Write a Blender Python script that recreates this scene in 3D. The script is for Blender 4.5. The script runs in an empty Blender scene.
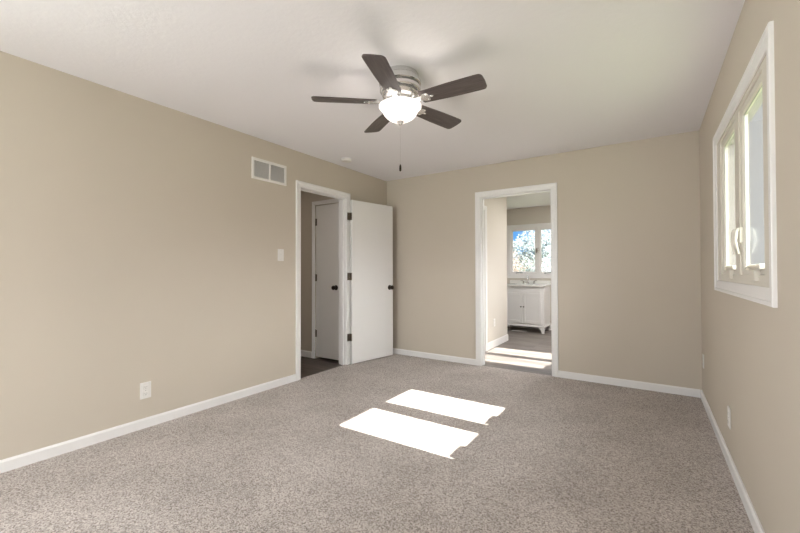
import bpy, bmesh, math, random
from mathutils import Vector, Matrix

random.seed(7)
sc = bpy.context.scene
COL = sc.collection
R = math.radians
PI = math.pi

# ------------------------------------------------------------------ dimensions
W = 3.518      # room width (x: 0 left wall .. W right wall)
H = 2.44       # ceiling height
YF = -6.60     # wall behind the camera
TB = 0.12      # back wall thickness
TL = 0.115     # left wall thickness
TR = 0.09      # right (outside) wall thickness
BY = 3.42      # far wall of the bathroom
SX = 1.14      # bathroom side wall

# ------------------------------------------------------------------ camera
cd = bpy.data.cameras.new('camera')
cam = bpy.data.objects.new('camera', cd)
COL.objects.link(cam)
cd.sensor_width = 36.0
cd.lens = 376.618 / 800 * 36.0
cd.clip_start = 0.02
cd.clip_end = 300
fw = Vector((-0.552506, 0.833428, 0.0116415))
rt = Vector((0.833468, 0.552564, -0.0022370))
up = Vector((0.008297, -0.008467, 0.999930))
cam.matrix_world = Matrix(((rt.x, up.x, -fw.x, 3.12947), (rt.y, up.y, -fw.y, -4.37928),
                           (rt.z, up.z, -fw.z, 1.15827), (0, 0, 0, 1)))
sc.camera = cam

# ------------------------------------------------------------------ view
sc.view_settings.view_transform = 'Standard'
sc.view_settings.look = 'None'
sc.view_settings.gamma = 1.0
sc.view_settings.exposure = 0.54
sc.view_settings.use_curve_mapping = False

# ------------------------------------------------------------------ sky
wd = bpy.data.worlds.new('sky')
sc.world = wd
wd.use_nodes = True
nt = wd.node_tree
for n in list(nt.nodes):
    nt.nodes.remove(n)
wo = nt.nodes.new('ShaderNodeOutputWorld')
bg = nt.nodes.new('ShaderNodeBackground')
tc = nt.nodes.new('ShaderNodeTexCoord')
mp = nt.nodes.new('ShaderNodeMapping')
mp.inputs['Scale'].default_value = (1.6, 1.6, 5.5)
mp.inputs['Location'].default_value = (0.3, 0.15, 0.0)
nz = nt.nodes.new('ShaderNodeTexNoise')
nz.inputs['Scale'].default_value = 2.2
nz.inputs['Detail'].default_value = 6
cr = nt.nodes.new('ShaderNodeValToRGB')
cr.color_ramp.elements[0].position = 0.44
cr.color_ramp.elements[0].color = (0.16, 0.45, 0.95, 1)
cr.color_ramp.elements[1].position = 0.62
cr.color_ramp.elements[1].color = (0.95, 0.97, 1.0, 1)
nt.links.new(tc.outputs['Generated'], mp.inputs['Vector'])
nt.links.new(mp.outputs['Vector'], nz.inputs['Vector'])
# whiter towards the horizon and towards the sun's side
sp = nt.nodes.new('ShaderNodeSeparateXYZ')
nt.links.new(tc.outputs['Generated'], sp.inputs[0])
def mth(op, a, b):
    n = nt.nodes.new('ShaderNodeMath')
    n.operation = op
    for i, v in enumerate((a, b)):
        if isinstance(v, (int, float)):
            n.inputs[i].default_value = v
        else:
            nt.links.new(v, n.inputs[i])
    return n.outputs[0]
hz_ = mth('MULTIPLY', mth('MAXIMUM', mth('SUBTRACT', 0.070, sp.outputs['Z']), 0.0), 7.0)
sn_ = mth('MULTIPLY', mth('MAXIMUM', mth('ADD', sp.outputs['X'], 0.12), 0.0), 2.0)
fac_ = mth('ADD', mth('SUBTRACT', nz.outputs['Fac'], 0.17), mth('ADD', hz_, sn_))
nt.links.new(fac_, cr.inputs['Fac'])
nt.links.new(cr.outputs['Color'], bg.inputs['Color'])
nt.links.new(bg.outputs['Background'], wo.inputs['Surface'])
# the sky is much brighter around the sun, low over the right-hand side
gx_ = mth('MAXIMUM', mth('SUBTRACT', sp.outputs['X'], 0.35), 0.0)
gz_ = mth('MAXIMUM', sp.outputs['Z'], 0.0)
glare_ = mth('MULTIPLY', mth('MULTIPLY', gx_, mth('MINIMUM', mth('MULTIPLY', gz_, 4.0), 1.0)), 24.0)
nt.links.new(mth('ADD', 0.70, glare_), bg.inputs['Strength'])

# ------------------------------------------------------------------ sun through the right-hand windows
sl = bpy.data.lights.new('sun', 'SUN')
sl.energy = 19.0
sl.angle = R(0.5)
sl.color = (1.0, 0.965, 0.92)
so = bpy.data.objects.new('sun', sl)
COL.objects.link(so)
so.location = (8, 0, 6)
so.rotation_euler = Vector((-1.218, -0.012, -1.0)).to_track_quat('-Z', 'Y').to_euler()

# ------------------------------------------------------------------ added fill lights: unseen openings, hall and bathroom
def area(name, loc, direction, sx, sy, power, color=(1, 1, 1)):
    l = bpy.data.lights.new(name, 'AREA')
    l.shape = 'RECTANGLE'
    l.size = sx
    l.size_y = sy
    l.energy = power
    l.color = color
    o = bpy.data.objects.new(name, l)
    COL.objects.link(o)
    o.location = loc
    o.rotation_euler = Vector(direction).to_track_quat('-Z', 'Y').to_euler()
    return o

area('front_fill_light', (0.95, YF - 0.10, 1.45), (0, 1, 0), 1.6, 1.3, 47, (0.93, 0.96, 1.0))  # added fill from behind the camera
area('left_fill_light', (-TL - 0.06, -5.55, 1.45), (1, 0, 0), 1.3, 1.3, 38, (0.95, 0.97, 1.0))  # added fill to brighten the right wall
area('hall_fill_light', (-0.75, -2.0, 2.40), (0, 0, -1), 0.3, 0.3, 2.8, (1.0, 0.9, 0.78))  # added fill for the hall, no fixture here
area('bathroom_fill_light', (2.5, 1.7, 2.41), (0, 0, -1), 0.4, 0.4, 26, (1.0, 0.98, 0.96))  # added fill brightening the bathroom, without a fixture

# ================================================================== materials
def mat(name, color, rough=0.5, metal=0.0, spec=0.5, emit=None, estr=0.0):
    m = bpy.data.materials.new(name)
    m.use_nodes = True
    b = m.node_tree.nodes['Principled BSDF']
    b.inputs['Base Color'].default_value = (*color, 1)
    b.inputs['Roughness'].default_value = rough
    b.inputs['Metallic'].default_value = metal
    b.inputs['Specular IOR Level'].default_value = spec
    if emit:
        b.inputs['Emission Color'].default_value = (*emit, 1)
        b.inputs['Emission Strength'].default_value = estr
    return m

def noise_bump(m, scale, strength, dist=0.002, detail=3, vary=None):
    """orange-peel bump and an optional slight colour variation"""
    t = m.node_tree
    b = t.nodes['Principled BSDF']
    tc = t.nodes.new('ShaderNodeTexCoord')
    n = t.nodes.new('ShaderNodeTexNoise')
    n.inputs['Scale'].default_value = scale
    n.inputs['Detail'].default_value = detail
    bp = t.nodes.new('ShaderNodeBump')
    bp.inputs['Strength'].default_value = strength
    bp.inputs['Distance'].default_value = dist
    t.links.new(tc.outputs['Object'], n.inputs['Vector'])
    t.links.new(n.outputs['Fac'], bp.inputs['Height'])
    t.links.new(bp.outputs['Normal'], b.inputs['Normal'])
    if vary:
        n2 = t.nodes.new('ShaderNodeTexNoise')
        n2.inputs['Scale'].default_value = vary[0]
        r = t.nodes.new('ShaderNodeValToRGB')
        c = b.inputs['Base Color'].default_value[:3]
        r.color_ramp.elements[0].position = 0.3
        r.color_ramp.elements[1].position = 0.7
        r.color_ramp.elements[0].color = (*[k * (1 - vary[1]) for k in c], 1)
        r.color_ramp.elements[1].color = (*[min(1, k * (1 + vary[1])) for k in c], 1)
        t.links.new(tc.outputs['Object'], n2.inputs['Vector'])
        t.links.new(n2.outputs['Fac'], r.inputs['Fac'])
        t.links.new(r.outputs['Color'], b.inputs['Base Color'])
    return m

M = {}
M['wall'] = noise_bump(mat('beige_wall_paint', (0.622, 0.553, 0.470), 0.75, spec=0.25), 260, 0.12, 0.001, vary=(1.3, 0.012))
M['bathwall'] = noise_bump(mat('bathroom_wall_paint', (0.68, 0.63, 0.57), 0.7, spec=0.25), 260, 0.12, 0.001, vary=(1.3, 0.012))
M['ceiling'] = noise_bump(mat('white_ceiling_paint', (0.885, 0.862, 0.895), 0.85, spec=0.2), 42, 0.30, 0.004, detail=4, vary=(1.0, 0.01))
M['trim'] = noise_bump(mat('white_trim_paint', (0.88, 0.86, 0.855), 0.35), 30, 0.03, 0.001, vary=(3, 0.01))
M['door'] = noise_bump(mat('white_door_paint', (0.86, 0.84, 0.83), 0.38), 22, 0.05, 0.001, vary=(1.5, 0.012))
M['sash'] = noise_bump(mat('almond_vinyl', (0.74, 0.695, 0.62), 0.4), 30, 0.03, 0.001, vary=(4, 0.015))
M['liner'] = noise_bump(mat('weathered_grey_liner', (0.34, 0.33, 0.335), 0.7), 9, 0.15, 0.003, vary=(14, 0.10))
M['bead'] = mat('grey_glazing_seal', (0.33, 0.33, 0.31), 0.6)
M['crank'] = noise_bump(mat('cream_handle_enamel', (0.82, 0.76, 0.64), 0.3), 40, 0.02, 0.001)
M['plate'] = noise_bump(mat('white_plastic', (0.86, 0.83, 0.80), 0.35), 40, 0.02, 0.001)
M['slot'] = mat('dark_slot', (0.05, 0.045, 0.04), 0.6)
M['bronze'] = noise_bump(mat('oil_rubbed_bronze', (0.055, 0.042, 0.035), 0.32, 0.85), 60, 0.05, 0.001)
M['nickel'] = noise_bump(mat('brushed_nickel', (0.72, 0.71, 0.70), 0.24, 0.85), 80, 0.04, 0.001)
M['chrome'] = noise_bump(mat('polished_chrome', (0.55, 0.54, 0.53), 0.16, 1.0), 60, 0.02, 0.001)
M['hinge'] = noise_bump(mat('aged_hinge_metal', (0.17, 0.14, 0.11), 0.4, 0.8), 60, 0.05, 0.001)
M['vanity'] = noise_bump(mat('white_cabinet_paint', (0.84, 0.825, 0.82), 0.4), 30, 0.03, 0.001, vary=(3, 0.01))
M['porcelain'] = noise_bump(mat('white_porcelain', (0.88, 0.87, 0.85), 0.15), 20, 0.01, 0.001)
M['void'] = mat('duct_lining', (0.42, 0.40, 0.39), 0.9)
M['louver'] = noise_bump(mat('grey_louver_metal', (0.80, 0.78, 0.77), 0.45), 40, 0.02, 0.001)
M['black'] = mat('black_plastic', (0.02, 0.02, 0.02), 0.5)

# frosted glass bowl that lets most of the lamp light through and glows
def frosted():
    m = bpy.data.materials.new('frosted_white_glass')
    m.use_nodes = True
    t = m.node_tree
    for n in list(t.nodes):
        t.nodes.remove(n)
    o = t.nodes.new('ShaderNodeOutputMaterial')
    tr = t.nodes.new('ShaderNodeBsdfTranslucent')
    tr.inputs['Color'].default_value = (0.45, 0.44, 0.43, 1)
    df = t.nodes.new('ShaderNodeBsdfDiffuse')
    df.inputs['Color'].default_value = (0.9, 0.88, 0.86, 1)
    em = t.nodes.new('ShaderNodeEmission')
    em.inputs['Color'].default_value = (1.0, 0.97, 0.94, 1)
    em.inputs['Strength'].default_value = 0.5
    mx = t.nodes.new('ShaderNodeMixShader')
    mx.inputs[0].default_value = 0.45
    ad = t.nodes.new('ShaderNodeAddShader')
    t.links.new(tr.outputs[0], mx.inputs[1])
    t.links.new(df.outputs[0], mx.inputs[2])
    t.links.new(mx.outputs[0], ad.inputs[0])
    t.links.new(em.outputs[0], ad.inputs[1])
    t.links.new(ad.outputs[0], o.inputs['Surface'])
    return m
M['bowl'] = frosted()

def glass():
    m = bpy.data.materials.new('window_glass')
    m.use_nodes = True
    t = m.node_tree
    for n in list(t.nodes):
        t.nodes.remove(n)
    o = t.nodes.new('ShaderNodeOutputMaterial')
    tr = t.nodes.new('ShaderNodeBsdfTransparent')
    tr.inputs['Color'].default_value = (0.97, 0.985, 0.975, 1)
    gl = t.nodes.new('ShaderNodeBsdfGlossy')
    gl.inputs['Color'].default_value = (0.8, 0.8, 0.8, 1)
    gl.inputs['Roughness'].default_value = 0.02
    lw = t.nodes.new('ShaderNodeLayerWeight')
    lw.inputs['Blend'].default_value = 0.5
    pw = t.nodes.new('ShaderNodeMath')
    pw.operation = 'POWER'
    pw.inputs[1].default_value = 6.0
    t.links.new(lw.outputs['Facing'], pw.inputs[0])
    mx = t.nodes.new('ShaderNodeMixShader')
    t.links.new(pw.outputs[0], mx.inputs[0])
    t.links.new(tr.outputs[0], mx.inputs[1])
    t.links.new(gl.outputs[0], mx.inputs[2])
    t.links.new(mx.outputs[0], o.inputs['Surface'])
    return m
M['glass'] = glass()

def carpet():
    m = mat('beige_cut_pile_carpet', (0.45, 0.40, 0.36), 0.97, spec=0.1)
    t = m.node_tree
    b = t.nodes['Principled BSDF']
    b.inputs['Sheen Weight'].default_value = 0.15
    tc = t.nodes.new('ShaderNodeTexCoord')
    # tufts
    n1 = t.nodes.new('ShaderNodeTexNoise')
    n1.inputs['Scale'].default_value = 150
    n1.inputs['Detail'].default_value = 3
    n1.inputs['Roughness'].default_value = 0.7
    r1 = t.nodes.new('ShaderNodeValToRGB')
    e = r1.color_ramp.elements
    e[0].position = 0.26
    e[0].color = (0.16, 0.122, 0.105, 1)
    e[1].position = 0.74
    e[1].color = (0.74, 0.68, 0.635, 1)
    mid = r1.color_ramp.elements.new(0.50)
    mid.color = (0.485, 0.428, 0.398, 1)
    # broad pile-direction variation
    n2 = t.nodes.new('ShaderNodeTexNoise')
    n2.inputs['Scale'].default_value = 2.3
    n2.inputs['Detail'].default_value = 3
    r2 = t.nodes.new('ShaderNodeValToRGB')
    r2.color_ramp.elements[0].position = 0.35
    r2.color_ramp.elements[0].color = (0.90, 0.895, 0.89, 1)
    r2.color_ramp.elements[1].position = 0.65
    r2.color_ramp.elements[1].color = (1.06, 1.06, 1.065, 1)
    mx = t.nodes.new('ShaderNodeMixRGB')
    mx.blend_type = 'MULTIPLY'
    mx.inputs[0].default_value = 1.0
    v = t.nodes.new('ShaderNodeTexVoronoi')
    v.inputs['Scale'].default_value = 190
    vc = t.nodes.new('ShaderNodeTexVoronoi')
    vc.inputs['Scale'].default_value = 170
    sx = t.nodes.new('ShaderNodeSeparateColor')
    t.links.new(tc.outputs['Object'], vc.inputs['Vector'])
    t.links.new(vc.outputs['Color'], sx.inputs[0])
    bl = t.nodes.new('ShaderNodeMix')
    bl.data_type = 'FLOAT'
    bl.inputs[0].default_value = 0.34
    t.links.new(n1.outputs['Fac'], bl.inputs[2])
    t.links.new(sx.outputs[0], bl.inputs[3])
    ad = t.nodes.new('ShaderNodeMath')
    ad.operation = 'SUBTRACT'
    bp = t.nodes.new('ShaderNodeBump')
    bp.inputs['Strength'].default_value = 0.35
    bp.inputs['Distance'].default_value = 0.004
    for n in (n1, n2, v):
        t.links.new(tc.outputs['Object'], n.inputs['Vector'])
    t.links.new(bl.outputs[0], r1.inputs['Fac'])
    t.links.new(n2.outputs['Fac'], r2.inputs['Fac'])
    t.links.new(r1.outputs['Color'], mx.inputs[1])
    t.links.new(r2.outputs['Color'], mx.inputs[2])
    t.links.new(mx.outputs['Color'], b.inputs['Base Color'])
    t.links.new(n1.outputs['Fac'], ad.inputs[0])
    t.links.new(v.outputs['Distance'], ad.inputs[1])
    t.links.new(ad.outputs[0], bp.inputs['Height'])
    t.links.new(bp.outputs['Normal'], b.inputs['Normal'])
    return m
M['carpet'] = carpet()

def planks(name, rot, dark=(0.085, 0.062, 0.052), light=(0.24, 0.195, 0.17)):
    m = mat(name, light, 0.38, spec=0.4)
    t = m.node_tree
    b = t.nodes['Principled BSDF']
    tc = t.nodes.new('ShaderNodeTexCoord')
    mp = t.nodes.new('ShaderNodeMapping')
    mp.inputs['Rotation'].default_value = (0, 0, rot)
    br = t.nodes.new('ShaderNodeTexBrick')
    br.inputs['Scale'].default_value = 1.0
    br.inputs['Brick Width'].default_value = 1.1
    br.inputs['Row Height'].default_value = 0.15
    br.inputs['Mortar Size'].default_value = 0.0018
    br.inputs['Color1'].default_value = (0.55, 0.55, 0.55, 1)
    br.inputs['Color2'].default_value = (1, 1, 1, 1)
    br.inputs['Mortar'].default_value = (0.15, 0.15, 0.15, 1)
    mp2 = t.nodes.new('ShaderNodeMapping')
    mp2.inputs['Rotation'].default_value = (0, 0, rot)
    mp2.inputs['Scale'].default_value = (1.5, 22, 1) if rot == 0 else (22, 1.5, 1)
    mp2.inputs['Rotation'].default_value = (0, 0, 0)
    n = t.nodes.new('ShaderNodeTexNoise')
    n.inputs['Scale'].default_value = 1.6
    n.inputs['Detail'].default_value = 5
    r = t.nodes.new('ShaderNodeValToRGB')
    r.color_ramp.elements[0].position = 0.3
    r.color_ramp.elements[0].color = (*dark, 1)
    r.color_ramp.elements[1].position = 0.7
    r.color_ramp.elements[1].color = (*light, 1)
    mx = t.nodes.new('ShaderNodeMixRGB')
    mx.blend_type = 'MULTIPLY'
    mx.inputs[0].default_value = 0.8
    t.links.new(tc.outputs['Object'], mp.inputs['Vector'])
    t.links.new(tc.outputs['Object'], mp2.inputs['Vector'])
    t.links.new(mp.outputs['Vector'], br.inputs['Vector'])
    t.links.new(mp2.outputs['Vector'], n.inputs['Vector'])
    t.links.new(n.outputs['Fac'], r.inputs['Fac'])
    t.links.new(r.outputs['Color'], mx.inputs[1])
    t.links.new(br.outputs['Color'], mx.inputs[2])
    t.links.new(mx.outputs['Color'], b.inputs['Base Color'])
    return m
M['hallfloor'] = planks('dark_plank_floor', 0.0, (0.055, 0.038, 0.031), (0.165, 0.125, 0.105))
M['bathfloor'] = planks('grey_plank_floor', 0.0, (0.16, 0.135, 0.12), (0.36, 0.32, 0.295))

def bladewood():
    m = mat('dark_walnut_blade', (0.06, 0.04, 0.035), 0.36, spec=0.5)
    t = m.node_tree
    b = t.nodes['Principled BSDF']
    tc = t.nodes.new('ShaderNodeTexCoord')
    mp = t.nodes.new('ShaderNodeMapping')
    mp.inputs['Scale'].default_value = (3, 45, 3)
    n = t.nodes.new('ShaderNodeTexNoise')
    n.inputs['Scale'].default_value = 2.0
    n.inputs['Detail'].default_value = 5
    r = t.nodes.new('ShaderNodeValToRGB')
    r.color_ramp.elements[0].position = 0.3
    r.color_ramp.elements[0].color = (0.065, 0.050, 0.047, 1)
    r.color_ramp.elements[1].position = 0.7
    r.color_ramp.elements[1].color = (0.125, 0.098, 0.092, 1)
    t.links.new(tc.outputs['Object'], mp.inputs['Vector'])
    t.links.new(mp.outputs['Vector'], n.inputs['Vector'])
    t.links.new(n.outputs['Fac'], r.inputs['Fac'])
    t.links.new(r.outputs['Color'], b.inputs['Base Color'])
    return m
M['blade'] = bladewood()

def leafmat(name, c1, c2):
    m = mat(name, c1, 0.7, spec=0.2)
    t = m.node_tree
    b = t.nodes['Principled BSDF']
    tc = t.nodes.new('ShaderNodeTexCoord')
    n = t.nodes.new('ShaderNodeTexNoise')
    n.inputs['Scale'].default_value = 3.0
    r = t.nodes.new('ShaderNodeValToRGB')
    r.color_ramp.elements[0].position = 0.4
    r.color_ramp.elements[0].color = (*c1, 1)
    r.color_ramp.elements[1].position = 0.6
    r.color_ramp.elements[1].color = (*c2, 1)
    t.links.new(tc.outputs['Object'], n.inputs['Vector'])
    t.links.new(n.outputs['Fac'], r.inputs['Fac'])
    t.links.new(r.outputs['Color'], b.inputs['Base Color'])
    return m
M['leaf_pink'] = leafmat('pale_autumn_leaf', (0.20, 0.15, 0.125), (0.34, 0.28, 0.25))
M['leaf_white'] = leafmat('silver_leaf', (0.15, 0.18, 0.19), (0.36, 0.39, 0.40))
M['leaf_green'] = leafmat('pale_green_leaf', (0.11, 0.17, 0.09), (0.30, 0.37, 0.27))
M['bark'] = noise_bump(mat('grey_bark', (0.22, 0.19, 0.17), 0.9), 12, 0.6, 0.01, vary=(5, 0.25))
M['grass'] = noise_bump(mat('lawn_grass', (0.16, 0.2, 0.09), 0.95), 8, 0.5, 0.02, vary=(2, 0.25))
M['siding'] = noise_bump(mat('pale_fence_paint', (0.30, 0.31, 0.32), 0.8), 8, 0.2, 0.01, vary=(2.5, 0.12))

# ================================================================== mesh helpers
class MB:
    """collects shapes in world coordinates; build() links them as ONE mesh object"""
    def __init__(s):
        s.bm = bmesh.new()

    def _merge(s, t):
        me = bpy.data.meshes.new('tmp')
        t.to_mesh(me)
        t.free()
        s.bm.from_mesh(me)
        bpy.data.meshes.remove(me)

    def box(s, x0, y0, z0, x1, y1, z1, bev=0.0, seg=2, mtx=None):
        t = bmesh.new()
        bmesh.ops.create_cube(t, size=1.0)
        for v in t.verts:
            v.co = Vector(((v.co.x + .5) * (x1 - x0) + x0, (v.co.y + .5) * (y1 - y0) + y0, (v.co.z + .5) * (z1 - z0) + z0))
        if bev > 0:
            bmesh.ops.bevel(t, geom=t.edges[:], offset=bev, segments=seg, affect='EDGES', profile=0.5)
        if mtx:
            bmesh.ops.transform(t, matrix=mtx, verts=t.verts)
        bmesh.ops.recalc_face_normals(t, faces=t.faces)
        s._merge(t)
        return s

    def prism(s, pts, axis, a, b, bev=0.0, mtx=None):
        """extrude a closed outline; pts are the two other coordinates in cyclic order"""
        t = bmesh.new()
        def mk(p, w):
            if axis == 'x': return (w, p[0], p[1])
            if axis == 'y': return (p[0], w, p[1])
            return (p[0], p[1], w)
        v0 = [t.verts.new(mk(p, a)) for p in pts]
        v1 = [t.verts.new(mk(p, b)) for p in pts]
        t.faces.new(v0)
        t.faces.new(v1[::-1])
        n = len(pts)
        for i in range(n):
            t.faces.new((v0[i], v1[i], v1[(i + 1) % n], v0[(i + 1) % n]))
        if bev > 0:
            bmesh.ops.bevel(t, geom=t.edges[:], offset=bev, segments=2, affect='EDGES', profile=0.5)
        if mtx:
            bmesh.ops.transform(t, matrix=mtx, verts=t.verts)
        bmesh.ops.recalc_face_normals(t, faces=t.faces)
        s._merge(t)
        return s

    def lathe(s, prof, c=(0, 0, 0), axis='z', n=40, mtx=None, flip=False):
        """prof: list of (radius, height)"""
        t = bmesh.new()
        rings = []
        for r, h in prof:
            if r < 1e-6:
                rings.append([t.verts.new((0, 0, h))])
            else:
                rings.append([t.verts.new((r * math.cos(2 * PI * k / n), r * math.sin(2 * PI * k / n), h)) for k in range(n)])
        for a, b in zip(rings[:-1], rings[1:]):
            for k in range(n):
                k2 = (k + 1) % n
                if len(a) == 1 and len(b) == 1:
                    continue
                if len(a) == 1:
                    t.faces.new((a[0], b[k], b[k2]))
                elif len(b) == 1:
                    t.faces.new((a[k], b[0], a[k2]))
                else:
                    t.faces.new((a[k], b[k], b[k2], a[k2]))
        m = Matrix.Identity(4)
        if axis == 'x': m = Matrix.Rotation(PI / 2, 4, 'Y')
        if axis == '-x': m = Matrix.Rotation(-PI / 2, 4, 'Y')
        if axis == 'y': m = Matrix.Rotation(-PI / 2, 4, 'X')
        if axis == '-y': m = Matrix.Rotation(PI / 2, 4, 'X')
        m = Matrix.Translation(c) @ m
        if mtx:
            m = mtx @ m
        bmesh.ops.transform(t, matrix=m, verts=t.verts)
        bmesh.ops.recalc_face_normals(t, faces=t.faces)
        s._merge(t)
        return s

    def ring(s, x0, z0, x1, z1, prof, mtx=None, open_bottom=False):
        """mitred frame around the rectangle x0..x1, z0..z1 (local x, z); prof = (outward offset, local y)"""
        t = bmesh.new()
        if open_bottom:
            cs = [lambda u: (x0 - u, z0), lambda u: (x0 - u, z1 + u), lambda u: (x1 + u, z1 + u), lambda u: (x1 + u, z0)]
        else:
            cs = [lambda u: (x0 - u, z0 - u), lambda u: (x0 - u, z1 + u), lambda u: (x1 + u, z1 + u), lambda u: (x1 + u, z0 - u)]
        R_ = [[t.verts.new((c(u)[0], y, c(u)[1])) for (u, y) in prof] for c in cs]
        n = len(prof)
        pairs = [(0, 1), (1, 2), (2, 3)] + ([] if open_bottom else [(3, 0)])
        for a, b in pairs:
            for k in range(n):
                k2 = (k + 1) % n
                t.faces.new((R_[a][k], R_[a][k2], R_[b][k2], R_[b][k]))
        if open_bottom:
            t.faces.new(R_[0])
            t.faces.new(R_[3][::-1])
        if mtx:
            bmesh.ops.transform(t, matrix=mtx, verts=t.verts)
        bmesh.ops.recalc_face_normals(t, faces=t.faces)
        s._merge(t)
        return s

    def tube(s, pts, rad, n=10, mtx=None):
        """round tube through points; rad is a number or a list"""
        t = bmesh.new()
        P = [Vector(p) for p in pts]
        rs = rad if isinstance(rad, (list, tuple)) else [rad] * len(P)
        rings = []
        ref = Vector((0.13, 0.27, 0.95)).normalized()
        for i, p in enumerate(P):
            d = (P[min(i + 1, len(P) - 1)] - P[max(i - 1, 0)]).normalized()
            if abs(d.dot(ref)) > 0.95:
                ref = Vector((1, 0.1, 0)).normalized()
            u = d.cross(ref).normalized()
            w = d.cross(u).normalized()
            rings.append([t.verts.new(p + rs[i] * (u * math.cos(2 * PI * k / n) + w * math.sin(2 * PI * k / n))) for k in range(n)])
        for a, b in zip(rings[:-1], rings[1:]):
            for k in range(n):
                t.faces.new((a[k], a[(k + 1) % n], b[(k + 1) % n], b[k]))
        t.faces.new(rings[0][::-1])
        t.faces.new(rings[-1])
        if mtx:
            bmesh.ops.transform(t, matrix=mtx, verts=t.verts)
        bmesh.ops.recalc_face_normals(t, faces=t.faces)
        s._merge(t)
        return s

    def build(s, name, m, parent=None, smooth=False, local=False, origin=None):
        me = bpy.data.meshes.new(name)
        o = bpy.data.objects.new(name, me)
        COL.objects.link(o)
        off = Vector((0, 0, 0))
        if parent is not None:
            o.parent = parent
            if not local:
                q = parent
                while q is not None:
                    off += Vector(q.location)
                    q = q.parent
        elif origin is not None:
            off = Vector(origin)
            o.location = off
        if off.length > 0:
            for v in s.bm.verts:
                v.co -= off
        s.bm.to_mesh(me)
        s.bm.free()
        me.materials.append(m)
        if smooth:
            for p in me.polygons:
                p.use_smooth = True
            try:
                me.set_sharp_from_angle(angle=R(38))
            except Exception:
                pass
        return o

def box(*a, **k):
    return MB().box(*a, **k)

def struct(o):
    o['kind'] = 'structure'
    return o

def empty(name, loc=(0, 0, 0), rz=0.0):
    o = bpy.data.objects.new(name, None)
    o.empty_display_size = 0.1
    COL.objects.link(o)
    o.location = loc
    o.rotation_euler = (0, 0, rz)
    return o

def tag(o, label, cat, group=None):
    o['label'] = label
    o['category'] = cat
    if group:
        o['group'] = group
    return o

def copy_tree(o, parent=None):
    c = o.copy()
    COL.objects.link(c)
    c.parent = parent
    for ch in list(o.children):
        copy_tree(ch, c)
    return c

def lathe(*a, **k):
    return MB().lathe(*a, **k)

# ================================================================== walls with openings
def wall_x(name, x0, x1, ya, yb, z0, z1, holes, m):
    """wall slab between x0..x1 running along y, holes = (ya, yb, za, zb)"""
    b = MB()
    cur = ya
    for (h0, h1, k0, k1) in sorted(holes):
        if h0 > cur: b.box(x0, cur, z0, x1, h0, z1)
        if k0 > z0: b.box(x0, h0, z0, x1, h1, k0)
        if k1 < z1: b.box(x0, h0, k1, x1, h1, z1)
        cur = h1
    if yb > cur: b.box(x0, cur, z0, x1, yb, z1)
    return struct(b.build(name, m))

def wall_y(name, y0, y1, xa, xb, z0, z1, holes, m):
    b = MB()
    cur = xa
    for (h0, h1, k0, k1) in sorted(holes):
        if h0 > cur: b.box(cur, y0, z0, h0, y1, z1)
        if k0 > z0: b.box(h0, y0, z0, h1, y1, k0)
        if k1 < z1: b.box(h0, y0, k1, h1, y1, z1)
        cur = h1
    if xb > cur: b.box(cur, y0, z0, xb, y1, z1)
    return struct(b.build(name, m))

# door openings
LD0, LD1, LDH = -1.594, -0.866, 2.058     # left doorway (y range, head)
BD0, BD1, BDH = 1.413, 2.225, 2.053       # back doorway (x range, head)
J = 0.018                                  # jamb board
# window openings (between the casing's inner edges)
RW = (-2.400, -1.055, 1.090, 2.008)        # bedroom right window  y0 y1 z0 z1
SW = (0.150, 1.420, 1.095, 2.040)          # bathroom side window on the same outside wall
FW = (0.720, 1.950, 1.075, 2.030)          # bathroom far window, x0 x1 z0 z1
GW = (0.150, 1.750, 0.800, 2.100)          # added unseen opening behind the camera, for fill light
LWN = (-6.200, -4.900, 0.800, 2.100)        # added unseen opening in the left wall, for fill light
PD = (-6.350, -5.600, 0.000, 2.060)        # added sliding door in the outside wall, out of view, for sun bounce

struct(box(-0.02, YF, -0.12, W, 0.012, 0.0).build('floor', M['carpet']))
struct(box(-1.75, -3.6, -0.13, -0.02, 0.0, -0.006).build('floor_hall', M['hallfloor']))
struct(box(0.2, 0.012, -0.13, W, BY, -0.006).build('floor_bathroom', M['bathfloor']))
struct(box(0.0, YF, H, W, 0.0, H + 0.12).build('ceiling', M['ceiling']))
struct(box(-1.75, -3.6, H, -TL, 0.0, H + 0.12).build('ceiling_hall', M['ceiling']))
struct(box(0.2, TB, H, W, BY, H + 0.12).build('ceiling_bathroom', M['ceiling']))

wall_x('wall_left', -TL, 0.0, YF, TB, -0.006, H + .12, [(LD0 - J, LD1 + J, -0.006, LDH + J), LWN], M['wall'])
wall_y('wall_back', 0.0, TB, 0.0, W, 0.0, H + .12, [(BD0 - J, BD1 + J, 0.0, BDH + J)], M['wall'])
wall_x('wall_right', W, W + TR, YF, BY, -0.1, H + .12, [RW, SW, PD], M['wall'])
wall_y('wall_front', YF - 0.12, YF, -TL, W + TR, -0.1, H + .12, [GW], M['wall'])
# hall
wall_y('wall_hall_end', -0.81, -0.71, -1.75, -TL, -0.006, H + .12, [(-0.595, -0.165, -0.006, 2.035)], M['wall'])
wall_x('wall_hall_side', -1.85, -1.75, -3.7, 0.1, -0.1, H + .12, [], M['wall'])
wall_y('wall_hall_near', -3.7, -3.6, -1.75, -TL, -0.1, H + .12, [], M['wall'])
wall_y('wall_closet_back', 0.0, 0.1, -1.75, -TL, -0.1, H + .12, [], M['wall'])
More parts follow.
